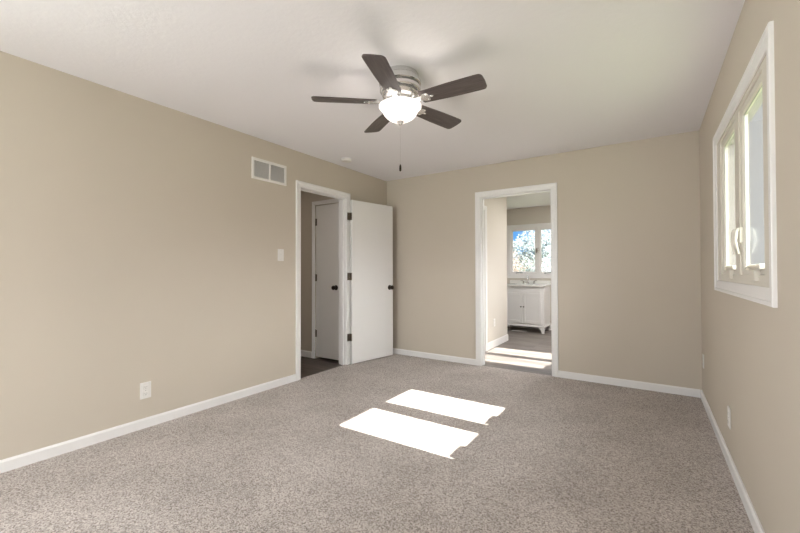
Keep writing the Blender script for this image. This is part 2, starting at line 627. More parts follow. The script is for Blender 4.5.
# bathroom: short side wall with a closet door, then the room widens to the left
wall_x('wall_bathroom_side', SX - 0.11, SX, TB, 1.86, -0.006, H + .12, [(0.14, 0.84, -0.006, 2.035)], M['bathwall'])
wall_x('wall_bathroom_left', 0.1, 0.2, TB, BY, -0.1, H + .12, [], M['bathwall'])
wall_y('wall_bathroom_far', BY, BY + 0.14, 0.1, W + TR, -0.1, H + .12, [FW], M['bathwall'])

# ------------------------------------------------------------------ baseboards (with a small chamfer on top)
BH, BT = 0.072, 0.013
def base_y(name, x, y0, y1, s, hgt=BH, z=0.0, m=None):
    """baseboard along y on wall plane x, facing s (+1/-1)"""
    pr = [(x, z), (x + s * BT, z), (x + s * BT, z + hgt - 0.012), (x + s * 0.006, z + hgt), (x, z + hgt)]
    return struct(MB().prism([(p[0], p[1]) for p in pr], 'y', y0, y1).build(name, m or M['trim']))
def base_x(name, y, x0, x1, s, hgt=BH, z=0.0, m=None):
    pr = [(y, z), (y + s * BT, z), (y + s * BT, z + hgt - 0.012), (y + s * 0.006, z + hgt), (y, z + hgt)]
    return struct(MB().prism(pr, 'x', x0, x1).build(name, m or M['trim']))

CW, CT = 0.068, 0.017    # door casing width, thickness
base_y('baseboard_left', 0.0, YF, LD0 - CW, 1)
base_y('baseboard_left_corner', 0.0, LD1 + CW, 0.0, 1)
base_x('baseboard_back', 0.0, BT, BD0 - CW, -1)
base_x('baseboard_back_right', 0.0, BD1 + CW, W - BT, -1)
base_y('baseboard_right', W, PD[1] + 0.07, 0.0, -1)
base_x('baseboard_front', YF, BT, W - BT, 1)
base_x('baseboard_hall', -0.81, -1.75, -0.655, -1, 0.085, -0.006)
base_y('baseboard_bathroom_side', SX, 0.905, 1.86 + BT, 1, 0.105, -0.006)
base_x('baseboard_bathroom_end', 1.86, SX - 0.11, SX, 1, 0.105, -0.006)
base_x('baseboard_bathroom_far', BY, 0.2, W, -1, 0.105, -0.006)
base_y('baseboard_bathroom_right', W, TB, BY - BT, -1, 0.105, -0.006)

# ------------------------------------------------------------------ doorway frames
def door_casing(name, axis, plane, s, a0, a1, head, z=0.0, w=CW, rev=0.004):
    """mitred colonial-style casing round three sides of a doorway"""
    prof = [(rev, 0.0), (rev, 0.008), (rev + 0.005, 0.0105), (w * 0.55, 0.0115), (w * 0.62, 0.0145), (w - 0.016, 0.0165), (w - 0.003, CT), (w, CT - 0.003), (w, 0.0)]
    if axis == 'x':
        m = Matrix(((0, s, 0, plane), (1, 0, 0, 0), (0, 0, 1, 0), (0, 0, 0, 1)))
    else:
        m = Matrix(((1, 0, 0, 0), (0, s, 0, plane), (0, 0, 1, 0), (0, 0, 0, 1)))
    return struct(MB().ring(a0, z, a1, head, prof, m, open_bottom=True).build(name, M['trim']))

def jamb(name, axis, p0, p1, a0, a1, head, z=0.0, stop=None):
    b = MB()
    if axis == 'x':
        b.box(p0, a0 - J, z, p1, a0, head)
        b.box(p0, a1, z, p1, a1 + J, head)
        b.box(p0, a0 - J, head, p1, a1 + J, head + J)
        if stop:
            b.box(stop, a0, z, stop + .035, a0 + .011, head)
            b.box(stop, a1 - .011, z, stop + .035, a1, head)
            b.box(stop, a0 + .011, head - .011, stop + .035, a1 - .011, head)
    else:
        b.box(a0 - J, p0, z, a0, p1, head)
        b.box(a1, p0, z, a1 + J, p1, head)
        b.box(a0 - J, p0, head, a1 + J, p1, head + J)
        if stop:
            b.box(a0, stop, z, a0 + .011, stop + .035, head)
            b.box(a1 - .011, stop, z, a1, stop + .035, head)
            b.box(a0 + .011, stop, head - .011, a1 - .011, stop + .035, head)
    return struct(b.build(name, M['trim']))

jamb('trim_1', 'x', -TL, 0.0, LD0, LD1, LDH, -0.006, stop=-0.075)
door_casing('trim_2', 'x', 0.0, 1, LD0, LD1, LDH, 0.0)
door_casing('trim_3', 'x', -TL, -1, LD0, LD1 - 0.0, LDH, -0.006, w=0.05)
jamb('trim_4', 'y', 0.0, TB, BD0, BD1, BDH, 0.0, stop=0.045)
door_casing('trim_5', 'y', 0.0, -1, BD0, BD1, BDH, 0.0)
door_casing('trim_6', 'y', TB, 1, BD0, BD1, BDH, -0.006)
# hall closet casing and bathroom closet casing
door_casing('trim_7', 'y', -0.81, -1, -0.590, -0.172, 2.032, -0.006, w=0.056)
door_casing('trim_8', 'x', SX, 1, 0.185, 0.840, 2.035, -0.006, w=0.062)

# ------------------------------------------------------------------ doors
def knob_mesh(axis_mtx):
    b = MB()
    b.lathe([(0.0, 0.0), (0.032, 0.0), (0.033, 0.004), (0.026, 0.009), (0.012, 0.012), (0.011, 0.030),
             (0.018, 0.034), (0.027, 0.042), (0.029, 0.052), (0.025, 0.061), (0.014, 0.066), (0.0, 0.067)], n=28, mtx=axis_mtx)
    return b

def hinge_mesh(x, y, z, dirs):
    """knuckle barrel with two leaves; dirs = two unit 2D directions of the leaves"""
    b = MB()
    for k in range(3):
        zz = z - 0.045 + k * 0.0303
        b.lathe([(0, 0), (0.0065, 0), (0.0065, 0.0288), (0, 0.0288)], (x, y, zz), n=14)
    b.lathe([(0, 0), (0.0045, 0), (0.0065, 0.004), (0, 0.008)], (x, y, z + 0.0455), n=12)
    b.lathe([(0, -0.006), (0.0045, -0.003), (0.0045, 0), (0, 0)], (x, y, z - 0.045), n=12)
    for dx, dy in dirs:
        m = Matrix.Translation((x, y, 0)) @ Matrix.Rotation(math.atan2(dy, dx), 4, 'Z')
        b.box(0.0, -0.0015, z - 0.045, 0.024, 0.0015, z + 0.045, mtx=m)
    return b

# open bedroom door, swung back beside the left wall (hinged on the far jamb)
DX, DY, DA = 0.030, -0.838, R(90 - 11.0)
d1 = empty('door_1', (DX, DY, 0), DA)
struct(d1)
DWID = 0.715
# local x runs along the leaf, local -y is the room face
leaf = MB().box(0.012, -0.037, 0.014, DWID, -0.002, 2.040, 0.0025).build('door_leaf', M['door'], d1, local=True)
k1 = knob_mesh(Matrix.Translation((DWID - 0.062, -0.037, 0.935)) @ Matrix.Rotation(PI / 2, 4, 'X')).build('door_knob', M['bronze'], d1, smooth=True, local=True)
k2 = knob_mesh(Matrix.Translation((DWID - 0.062, -0.002, 0.935)) @ Matrix.Rotation(-PI / 2, 4, 'X') @ Matrix.Scale(0.55, 4, (0, 0, 1))).build('door_knob', M['bronze'], d1, smooth=True, local=True)
lp = MB().box(DWID - 0.001, -0.032, 0.905, DWID + 0.0015, -0.007, 0.965, 0.0005)
lp.box(DWID, -0.026, 0.925, DWID + 0.009, -0.013, 0.945, 0.002)
lp.build('latch_plate', M['bronze'], d1, local=True)
for z in (1.835, 1.09, 0.34):
    b = MB()
    for k in range(3):
        b.lathe([(0, 0), (0.007, 0), (0.007, 0.0288), (0, 0.0288)], (0.0, -0.002, z - 0.045 + k * 0.0303), n=14)
    b.box(0.0, -0.036, z - 0.045, 0.0125, -0.004, z + 0.045)
    b.box(-0.034, -0.006, z - 0.045, -0.004, -0.003, z + 0.045)
    b.build('hinge', M['hinge'], d1, smooth=True, local=True)

# closed hall closet door
d2 = struct(empty('door_2', (-0.38, -0.80, 0)))
box(-0.587, -0.806, 0.022, -0.176, -0.771, 2.029, 0.002).build('door_leaf', M['door'], d2)
knob_mesh(Matrix.Translation((-0.222, -0.806, 0.945)) @ Matrix.Rotation(PI / 2, 4, 'X')).build('door_knob', M['bronze'], d2, smooth=True)
for z in (1.81, 1.07, 0.33):
    hinge_mesh(-0.588, -0.811, z, [(1, 0), (-1, 0)]).build('hinge', M['hinge'], d2, smooth=True)
# bathroom closet door (seen only by its casing edge)
d3 = struct(empty('door_3', (SX - 0.02, 0.5, 0)))
box(SX - 0.045, 0.19, 0.010, SX - 0.010, 0.836, 2.030, 0.002).build('door_leaf', M['door'], d3)
knob_mesh(Matrix.Translation((SX - 0.010, 0.25, 0.945)) @ Matrix.Rotation(PI / 2, 4, 'Y')).build('door_knob', M['bronze'], d3, smooth=True)

# ------------------------------------------------------------------ casement windows
def casement(name, mtx, w, h, panes, glass_z, framem, handlem, crank_dir=1, depth=TR):
    """window in local space: x along the wall (0..w), y outward (0 = room face of the wall), z up (0..h).
    panes = [(x0, x1)], glass_z = (z0, z1)"""
    root = empty(name, (0, 0, 0))
    struct(root)
    cw = 0.070
    d = 0.011
    # mitred picture-frame casing on the wall face
    b = MB()
    b.ring(0, 0, w, h, [(0.0, 0.0), (0.0, -0.007), (0.006, -0.009), (cw - 0.020, -0.010), (cw - 0.016, -d - 0.004), (cw - 0.002, -d - 0.004), (cw, -d), (cw, 0.0)], mtx)
    b.build('window_casing', M['trim'], root, local=True)
    # reveal / jamb liner through the wall and the almond frame
    b = MB()
    b.box(0, 0.040, 0, 0.012, depth, h, mtx=mtx)
    b.box(w - 0.012, 0.040, 0, w, depth, h, mtx=mtx)
    b.box(0.012, 0.040, 0, w - 0.012, depth, 0.012, mtx=mtx)
    b.box(0.012, 0.040, h - 0.012, w - 0.012, depth, h, mtx=mtx)
    b.build('window_liner', M['liner'], root, local=True)
    x0, x1 = panes[0][0], panes[-1][1]
    gz0, gz1 = glass_z
    st = 0.036
    b = MB()
    b.box(0, 0.002, 0, x0 - st, 0.040, h, mtx=mtx)
    b.box(x1 + st, 0.002, 0, w, 0.040, h, mtx=mtx)
    b.box(x0 - st, 0.002, 0, x1 + st, 0.040, gz0 - st, mtx=mtx)
    b.box(x0 - st, 0.002, gz1 + st, x1 + st, 0.040, h, mtx=mtx)
    for (a0, a1), (b0, b1) in zip(panes[:-1], panes[1:]):
        b.box(a1 + st, 0.002, gz0 - st, b0 - st, 0.040, gz1 + st, mtx=mtx)
    b.build('window_frame', framem, root, local=True)
    for i, (a0, a1) in enumerate(panes):
        # mitred sash with a stepped profile: gap line, face, glazing slope
        b = MB()
        b.ring(a0, gz0, a1, gz1, [(0.000, 0.030), (0.000, 0.018), (0.006, 0.011), (st - 0.004, 0.008), (st - 0.001, 0.010), (st - 0.001, 0.031), (0.000, 0.031)], mtx)
        s = b.build('sash', framem, root, local=True)
        MB().box(a0 - 0.002, 0.021, gz0 - 0.002, a1 + 0.002, 0.025, gz1 + 0.002, mtx=mtx).build('glass_pane', M['glass'], s, local=True)
        b = MB()
        b.ring(a0, gz0, a1, gz1, [(0.000, 0.021), (0.000, 0.0185), (-0.0025, 0.0185), (-0.0025, 0.021)], mtx)
        b.build('glazing_bead', M['bead'], s, local=True)
        # crank operator on the sill: cover, folded handle, knob
        c = MB()
        if crank_dir > 0:     # broad cover with the folded handle lying along the near half of the glass
            cx = a1 - 0.115
            c.prism([(cx - 0.050, gz0 - 0.062), (cx + 0.050, gz0 - 0.062), (cx + 0.040, gz0 - 0.012), (cx - 0.040, gz0 - 0.012)], 'y', -0.012, 0.010, 0.004, mtx=mtx)
            c.prism([(cx - 0.085, gz0 - 0.012), (cx + 0.105, gz0 - 0.012), (cx + 0.100, gz0 + 0.012), (cx - 0.080, gz0 + 0.012)], 'y', -0.008, 0.019, 0.004, mtx=mtx)
            cc = c.build('crank_operator', framem, root, local=True)
            c = MB()
            c.tube([(cx + 0.098, 0.002, gz0 - 0.004), (cx + 0.088, -0.006, gz0 + 0.002), (cx + 0.03, -0.010, gz0 + 0.003),
                    (cx - 0.080, -0.010, gz0 + 0.002)], [0.007, 0.007, 0.0065, 0.006], 10, mtx=mtx)
            c.tube([(cx - 0.078, -0.010, gz0 + 0.004), (cx - 0.078, -0.014, gz0 - 0.014)], 0.006, 10, mtx=mtx)
        else:
            cx = a0 + 0.10
            c.prism([(cx - 0.050, gz0 - 0.062), (cx + 0.050, gz0 - 0.062), (cx + 0.036, gz0 - 0.030), (cx - 0.036, gz0 - 0.030)], 'y', -0.012, 0.010, 0.004, mtx=mtx)
            cc = c.build('crank_operator', framem, root, local=True)
            c = MB()
            c.tube([(cx - 0.03, -0.010, gz0 - 0.034), (cx - 0.02, -0.026, gz0 - 0.022), (cx + 0.03, -0.032, gz0 - 0.018),
                    (cx + 0.11, -0.030, gz0 - 0.020)], [0.010, 0.010, 0.009, 0.008], 10, mtx=mtx)
        c.build('crank_handle', handlem, cc, smooth=True, local=True)
    return root

# mtx for the outside (right) wall: local x -> -y world (from far to near), local y -> +x
def mtx_right(y_far, z0):
    return Matrix(((0, 1, 0, W), (-1, 0, 0, y_far), (0, 0, 1, z0), (0, 0, 0, 1)))
def mtx_far(x_left, z0):
    return Matrix(((1, 0, 0, x_left), (0, 1, 0, BY), (0, 0, 1, z0), (0, 0, 0, 1)))

def right_window(name, o, panes_y, gz):
    y0, y1, z0, z1 = o
    return casement(name, mtx_right(y1, z0), y1 - y0, z1 - z0,
                    [(y1 - b, y1 - a) for (a, b) in panes_y], (gz[0] - z0, gz[1] - z0), M['sash'], M['crank'])

w1 = right_window('window_1', RW, [(-1.635, -1.215), (-2.245, -1.815)], (1.172, 1.950))
w2 = right_window('window_2', SW, [(0.840, 1.235), (0.300, 0.690)], (1.172, 1.945))
w3 = casement('window_3', mtx_far(FW[0], FW[2]), FW[1] - FW[0], FW[3] - FW[2], [(0.045, 0.487), (0.612, 1.075)], (1.135 - FW[2], 1.972 - FW[2]), M['trim'], M['chrome'], -1, 0.14)
# sash locks between the two sashes
def sash_lock(root, mtx, x, z, m, arm=0.07, curve=0.022):
    b = MB()
    b.box(x - 0.010, -0.002, z - 0.040, x + 0.010, 0.012, z + 0.040, 0.003, mtx=mtx)
    o = b.build('sash_lock', m, root, local=True)
    c = MB()
    c.tube([(x, -0.004, z + 0.035), (x, -0.004 - curve * .8, z + 0.018), (x, -0.006 - curve, z - arm * .35), (x, -0.004 - curve * .6, z - arm * .8), (x, -0.004, z - arm * 1.15)],
           [0.008, 0.009, 0.008, 0.007, 0.006], 10, mtx=mtx)
    c.build('lock_lever', m, o, smooth=True, local=True)
mr = mtx_right(RW[1], RW[2])
sash_lock(w1, mr, -1.055 + 1.795, 0.25, M['sash'], 0.085, 0.012)
sash_lock(w1, mr, -1.055 + 1.680, 0.25, M['sash'], 0.085, 0.006)
mf = mtx_far(FW[0], FW[2])
sash_lock(w3, mf, 0.530, 0.50, M['hinge'], 0.06)
sash_lock(w3, mf, 0.570, 0.50, M['nickel'], 0.06)

# added unseen window at the front fill: plain two-light frame with its glass
w4 = struct(empty('added_window_4', (0.95, YF, 0)))
b = MB()
g0, g1, gz0, gz1 = GW
for q in ((g0, gz0, g0 + .05, gz1), (g1 - .05, gz0, g1, gz1), (g0 + .05, gz0, g1 - .05, gz0 + .05), (g0 + .05, gz1 - .05, g1 - .05, gz1), ((g0 + g1) / 2 - .02, gz0 + .05, (g0 + g1) / 2 + .02, gz1 - .05)):
    b.box(q[0], YF - 0.09, q[1], q[2], YF - 0.03, q[3], 0.002)
b.build('window_frame', M['trim'], w4)
b = MB()
b.box(g0 - .07, YF, gz0 - .07, g0, YF + .012, gz1 + .07, .002)
b.box(g1, YF, gz0 - .07, g1 + .07, YF + .012, gz1 + .07, .002)
b.box(g0, YF, gz0 - .07, g1, YF + .012, gz0, .002)
b.box(g0, YF, gz1, g1, YF + .012, gz1 + .07, .002)
b.build('window_casing', M['trim'], w4)
box(g0 + .05, YF - .062, gz0 + .05, g1 - .05, YF - .058, gz1 - .05).build('glass_pane', M['glass'], w4)

d4 = struct(empty('added_door_4', (W, -5.975, 0)))  # sliding door added out of view, its sun patch brightens the ceiling
pm = mtx_right(PD[1], 0.0)
MB().ring(0, 0, PD[1] - PD[0], PD[3], [(0.0, 0.0), (0.0, -0.010), (0.064, -0.014), (0.068, -0.010), (0.068, 0.0)], pm, open_bottom=True).build('door_casing', M['trim'], d4, local=False)
pw = (PD[1] - PD[0]) / 2
for k, yy in ((0, 0.035), (1, 0.080)):
    a0, a1 = k * pw + (0.012 if k == 0 else -0.03), (k + 1) * pw + (0.03 if k == 0 else -0.012)
    sd_ = MB().ring(a0 + 0.055, 0.075, a1 - 0.055, PD[3] - 0.075, [(0.0, yy), (0.055, yy), (0.055, yy + 0.035), (0.0, yy + 0.035)], pm).build('sliding_sash', M['trim'], d4, local=False)
    MB().box(a0 + 0.053, yy + 0.015, 0.073, a1 - 0.053, yy + 0.020, PD[3] - 0.073, mtx=pm).build('glass_pane', M['glass'], sd_, local=False)

w5 = struct(empty('added_window_5', (0, -5.55, 0)))  # added unseen window around the left fill light
lm = Matrix(((0, -1, 0, 0), (1, 0, 0, LWN[0]), (0, 0, 1, LWN[2]), (0, 0, 0, 1)))
lw_, lh_ = LWN[1] - LWN[0], LWN[3] - LWN[2]
MB().ring(0, 0, lw_, lh_, [(0.0, 0.0), (0.0, -0.008), (0.066, -0.014), (0.070, 0.0)], lm).build('window_casing', M['trim'], w5)
MB().ring(0.045, 0.045, lw_ - 0.045, lh_ - 0.045, [(0.0, 0.03), (0.045, 0.03), (0.045, 0.08), (0.0, 0.08)], lm).build('window_frame', M['trim'], w5)
MB().box(0.044, 0.050, 0.044, lw_ - 0.044, 0.054, lh_ - 0.044, mtx=lm).build('glass_pane', M['glass'], w5)

# ================================================================== ceiling fan
FX, FY = 1.7785, -2.335
fan = tag(empty('ceiling_fan', (FX, FY, H)), 'flush-mount ceiling fan with five dark brown blades and a lit white glass bowl', 'ceiling fan')
hz = 2.257     # blade plane
b = lathe([(0.0, H), (0.118, H), (0.121, H - 0.006), (0.121, H - 0.024), (0.126, H - 0.030), (0.1255, H - 0.040)], (FX, FY, 0), n=56)
b.build('ceiling_canopy', M['nickel'], fan, smooth=True)
b = lathe([(0.112, H - 0.038), (0.133, H - 0.044), (0.137, H - 0.052), (0.137, H - 0.068), (0.132, H - 0.074), (0.112, H - 0.077),
           (0.112, H - 0.084), (0.131, H - 0.086), (0.134, H - 0.094), (0.133, H - 0.110), (0.128, H - 0.116), (0.106, H - 0.119), (0.106, H - 0.127),
           (0.121, H - 0.131), (0.116, H - 0.146), (0.100, H - 0.158), (0.080, H - 0.164), (0.0, H - 0.165)], (FX, FY, 0), n=56)
b.build('motor_housing', M['nickel'], fan, smooth=True)
b = lathe([(0, H - 0.165), (0.082, H - 0.165), (0.085, H - 0.170), (0.085, H - 0.180), (0.070, H - 0.185), (0.060, H - 0.188), (0.0, H - 0.188)], (FX, FY, 0), n=48)
b.build('flywheel', M['nickel'], fan, smooth=True)
rim = 2.238
b = lathe([(0.0, 2.252), (0.050, 2.252), (0.056, 2.246), (0.056, rim - 0.004), (0.0, rim - 0.004)], (FX, FY, 0), n=56)
b.build('light_fitter', M['nickel'], fan, smooth=True)
pts = [(0.131, rim), (0.138, rim - 0.004), (0.139, rim - 0.012), (0.132, rim - 0.018), (0.122, rim - 0.026), (0.116, rim - 0.040),
       (0.106, rim - 0.058), (0.090, rim - 0.076), (0.066, rim - 0.092), (0.036, rim - 0.102), (0.012, rim - 0.105)]
inner = [(r - 0.005, z + 0.004) for r, z in reversed(pts[3:])]
b = lathe(pts + [(0.010, rim - 0.101)] + inner[1:], (FX, FY, 0), n=56)
b.build('glass_bowl', M['bowl'], fan, smooth=True)
b = lathe([(0.0, rim - 0.098), (0.023, rim - 0.101), (0.025, rim - 0.106), (0.018, rim - 0.112), (0.009, rim - 0.116), (0.010, rim - 0.122), (0.006, rim - 0.128), (0.0, rim - 0.130)], (FX, FY, 0), n=28)
b.build('finial', M['nickel'], fan, smooth=True)
# lamp inside the bowl
for k in range(3):
    a = k * 2 * PI / 3 + 0.4
    lx, ly = FX + 0.055 * math.cos(a), FY + 0.055 * math.sin(a)
    bl = lathe([(0.0, rim - 0.062), (0.010, rim - 0.060), (0.016, rim - 0.048), (0.013, rim - 0.034), (0.009, rim - 0.026), (0.009, rim - 0.006), (0, rim - 0.006)], (lx, ly, 0), n=16)
    bl.build('bulb', M['bulb'] if 'bulb' in M else M.setdefault('bulb', mat('lit_bulb', (0.9, 0.9, 0.9), 0.4, emit=(1, 0.93, 0.82), estr=2.5)), fan, smooth=True)
pl = bpy.data.lights.new('fan_lamp', 'POINT')
pl.energy = 2.8
pl.color = (1.0, 0.94, 0.86)
pl.shadow_soft_size = 0.03
po = bpy.data.objects.new('fan_lamp', pl)
COL.objects.link(po)
po.parent = fan
po.location = (0, 0, rim - 0.05 - H)

def blade_obj(a):
    """one blade with its iron; local x is radial, pitched so that the counter-clockwise edge hangs lower"""
    pitch = R(-12)
    base = Matrix.Translation((0, 0, hz - H)) @ Matrix.Rotation(a, 4, 'Z') @ Matrix.Rotation(pitch, 4, 'X')
    # outline
    r0, r1, w0, w1 = 0.150, 0.568, 0.054, 0.067
    top, bot = [], []
    o = [(r0, -w0 + 0.010), (r0 + 0.008, -w0)]
    o += [(r0 + 0.20, -w1 * 0.96), (r1 - 0.05, -w1)]
    for k in range(1, 7):
        t = k / 6 * PI / 2
        o.append((r1 - 0.030 + 0.028 * math.sin(t), -w1 + 0.030 * (1 - math.cos(t))))
    o.append((r1, 0.0))
    for k in range(5, 0, -1):
        t = k / 6 * PI / 2
        o.append((r1 - 0.030 + 0.028 * math.sin(t), w1 - 0.030 * (1 - math.cos(t))))
    o += [(r1 - 0.05, w1), (r0 + 0.20, w1 * 0.96), (r0 + 0.008, w0), (r0, w0 - 0.010)]
    m = MB()
    m.prism(o, 'z', -0.003, 0.003)
    ob = m.build('blade', M['blade'], fan, local=True)
    ob.matrix_local = base
    # blade iron: curved arm from the flywheel plus a three-lobed plate with screws, fixed under the blade
    i = MB()
    i.prism([(0.105, -0.013), (0.150, -0.016), (0.176, -0.034), (0.204, -0.036), (0.214, -0.022), (0.206, -0.010), (0.232, -0.009),
             (0.240, 0.0), (0.232, 0.009), (0.206, 0.010), (0.214, 0.022), (0.204, 0.036), (0.176, 0.034), (0.150, 0.016), (0.105, 0.013)],
            'z', -0.009, -0.0035, 0.0015)
    i.prism([(0.070, -0.012), (0.115, -0.013), (0.115, 0.013), (0.070, 0.012)], 'z', -0.006, 0.010, 0.002)
    for sx, sy in ((0.198, -0.024), (0.198, 0.024), (0.224, 0.0)):
        i.lathe([(0, -0.0125), (0.004, -0.012), (0.006, -0.009), (0, -0.009)], (sx, sy, 0), n=12)
    io = i.build('blade_iron', M['nickel'], ob, smooth=True, local=True)

for k in range(5):
    blade_obj(0.05985 - k * 2 * PI / 5 - (R(2.5) if k == 1 else 0))

# pull chain with fob
b = MB()
cxn, cyn = FX + 0.004, FY - 0.002
n = 40
z_top, z_bot = rim - 0.128, 1.853
for k in range(n):
    z = z_top + (z_bot - z_top) * k / (n - 1)
    b.lathe([(0, -0.0010), (0.0008, -0.0005), (0.0008, 0.0005), (0, 0.0010)], (cxn - 0.004, cyn + 0.002, z), n=6)
b.tube([(cxn - 0.004, cyn + 0.002, z_top), (cxn - 0.004, cyn + 0.002, z_bot)], 0.0004, 5)
pc = b.build('pull_chain', M['nickel'], fan, smooth=True)
lathe([(0, 1.855), (0.003, 1.853), (0.0065, 1.842), (0.0075, 1.825), (0.0065, 1.812), (0.0, 1.806)], (cxn - 0.004, cyn + 0.002, 0), n=16).build('chain_fob', M['bronze'], pc, smooth=True)

# ================================================================== return-air vent on the left wall
vent = tag(empty('wall_vent', (0, -1.993, 2.14)), 'white two-panel return-air grille high on the left wall beside the door', 'vent')
b = MB()
v0, v1, vz0, vz1 = -2.196, -1.790, 2.038, 2.243
f = 0.024
b.box(0, v0, vz0, 0.010, v1, vz0 + f, 0.002)
b.box(0, v0, vz1 - f, 0.010, v1, vz1, 0.002)
b.box(0, v0, vz0 + f, 0.010, v0 + f, vz1 - f, 0.002)
b.box(0, v1 - f, vz0 + f, 0.010, v1, vz1 - f, 0.002)
vm = (v0 + v1) / 2
b.box(0, vm - 0.009, vz0 + f, 0.009, vm + 0.009, vz1 - f, 0.001)
b.build('grille_frame', M['plate'], vent)
box(0.0004, v0 + f, vz0 + f, 0.0014, v1 - f, vz1 - f).build('duct_opening', M['void'], vent)
nl = 15
for (a0, a1) in ((v0 + f, vm - 0.009), (vm + 0.009, v1 - f)):
    b = MB()
    for k in range(nl):
        z = vz0 + f + (k + 0.5) * (vz1 - vz0 - 2 * f) / nl
        b.prism([(0.0015, z + 0.0045), (0.0085, z - 0.0040), (0.0085, z - 0.0028), (0.0015, z + 0.0057)], 'y', a0, a1)
    b.build('louvers', M['louver'], vent)
for y in (v0 + 0.012, v1 - 0.012):
    lathe([(0, 0.0120), (0.003, 0.0115), (0.0045, 0.0098), (0, 0.0098)], (0, y, 2.14), 'x', n=12).build('screw', M['plate'], vent, smooth=True)

# ================================================================== switch and outlets
def face(axis_pos, s, along, plane):
    """matrix from plate-local (x right, y up->z, z out) to the wall"""
    return None

def plate_base(name, M4):
    """cover plate 72 x 118 mm, slightly domed; M4 maps local x (width), z (height), y (out of wall)"""
    b = MB()
    b.box(-0.037, 0.0, -0.060, 0.037, 0.006, 0.060, 0.003, 3, mtx=M4)
    return b

def wall_mtx(x, y, z, nx, ny):
    # local y -> (nx,ny), local x -> horizontal tangent
    return Matrix(((ny, nx, 0, x), (-nx, ny, 0, y), (0, 0, 1, z), (0, 0, 0, 1)))

def make_outlet(x, y, z, nx, ny, label, sc_=1.0):
    r = tag(empty('electrical_outlet', (x, y, z)), label, 'outlet')
    m = wall_mtx(0, 0, 0, nx, ny)
    plate_base('cover_plate', m).build('cover_plate', M['plate'], r, local=True)
    for zz in (0.024, -0.024):
        b = MB()
        b.box(-0.017, 0.004, zz - 0.0145, 0.017, 0.0085, zz + 0.0145, 0.003, 2, mtx=m)
        s = b.build('socket', M['plate'], r, local=True)
        b = MB()
        b.box(-0.0075, 0.0080, zz - 0.001, -0.0055, 0.0088, zz + 0.007, mtx=m)
        b.box(0.0055, 0.0080, zz - 0.001, 0.0075, 0.0088, zz + 0.006, mtx=m)
        b.lathe([(0, 0.0), (0.0025, 0), (0.0025, 0.0008), (0, 0.0008)], (0, 0.0080, zz - 0.0075), 'y', n=10, mtx=m)
        b.build('slots', M['slot'], s, local=True)
    lathe([(0, 0.0), (0.003, 0), (0.0025, 0.0012), (0, 0.0014)], (0, 0.0058, 0), 'y', n=10, mtx=m).build('screw', M['nickel'], r, local=True, smooth=True)
    return r

make_outlet(0.0, -3.085, 0.276, 1, 0, 'white electrical outlet low on the left beige wall')
make_outlet(W, -1.430, 0.285, -1, 0, 'white electrical outlet below the bedroom window on the right wall')
make_outlet(W, -0.150, 0.360, -1, 0, 'white electrical outlet on the right wall next to the back corner')
make_outlet(SX, 1.225, 0.365, 1, 0, 'white electrical outlet low on the bathroom side wall')

ls = tag(empty('light_switch', (0, -1.858, 1.322)), 'white toggle light switch on the left wall beside the doorway', 'light switch')
m = wall_mtx(0, 0, 0, 1, 0)
plate_base('cover_plate', m).build('cover_plate', M['plate'], ls, local=True)
b = MB()
b.box(-0.006, 0.005, -0.013, 0.006, 0.008, 0.013, 0.001, mtx=m)
b.box(-0.0045, 0.006, -0.002, 0.0045, 0.019, 0.008, 0.002, mtx=m @ Matrix.Rotation(R(14), 4, 'X'))
b.build('toggle', M['plate'], ls, local=True)
for zz in (0.042, -0.042):
    lathe([(0, 0.0), (0.003, 0), (0.0025, 0.0012), (0, 0.0014)], (0, 0.0058, zz), 'y', n=10, mtx=m).build('screw', M['nickel'], ls, local=True, smooth=True)

# ================================================================== smoke detector on the ceiling
sd = tag(empty('smoke_detector', (0.245, -1.135, H)), 'small round white smoke detector on the ceiling near the doorway', 'smoke detector')
lathe([(0, H), (0.062, H), (0.064, H - 0.004), (0.064, H - 0.010), (0, H - 0.010)], (0.245, -1.135, 0), n=36).build('mounting_base', M['louver'], sd, smooth=True)
lathe([(0, H - 0.010), (0.058, H - 0.010), (0.058, H - 0.020), (0.050, H - 0.028), (0.020, H - 0.031), (0, H - 0.031)], (0.245, -1.135, 0), n=36).build('cover', M['plate'], sd, smooth=True)

# ================================================================== bathroom vanity
VX0, VX1, VY0, VY1 = 0.735, 1.490, 2.885, BY - 0.014
VF = -0.006
van = tag(empty('bathroom_vanity', ((VX0 + VX1) / 2, (VY0 + VY1) / 2, VF)), 'white two-door bathroom vanity with curved feet below the far window', 'vanity')
vb = 0.117   # bottom of the box
b = MB()
b.box(VX0, VY0 + 0.02, vb, VX0 + 0.018, VY1, 0.862)
b.box(VX1 - 0.018, VY0 + 0.02, vb, VX1, VY1, 0.862)
b.box(VX0 + 0.018, VY0 + 0.02, vb, VX1 - 0.018, VY1, vb + 0.018)
b.box(VX0 + 0.018, VY1 - 0.012, vb + 0.018, VX1 - 0.018, VY1, 0.862)
# face frame
b.box(VX0, VY0, vb, VX0 + 0.045, VY0 + 0.02, 0.862, 0.002)
b.box(VX1 - 0.045, VY0, vb, VX1, VY0 + 0.02, 0.862, 0.002)
b.box(VX0 + 0.045, VY0, 0.725, VX1 - 0.045, VY0 + 0.02, 0.862, 0.002)
b.box(VX0 + 0.045, VY0, vb, VX1 - 0.045, VY0 + 0.02, vb + 0.05, 0.002)
body = b.build('cabinet_body', M['vanity'], van)
# raised panel lines on the false drawer front
b = MB()
b.box(VX0 + 0.055, VY0 - 0.006, 0.745, VX1 - 0.055, VY0 + 0.001, 0.845, 0.004)
b.build('drawer_front', M['vanity'], van)
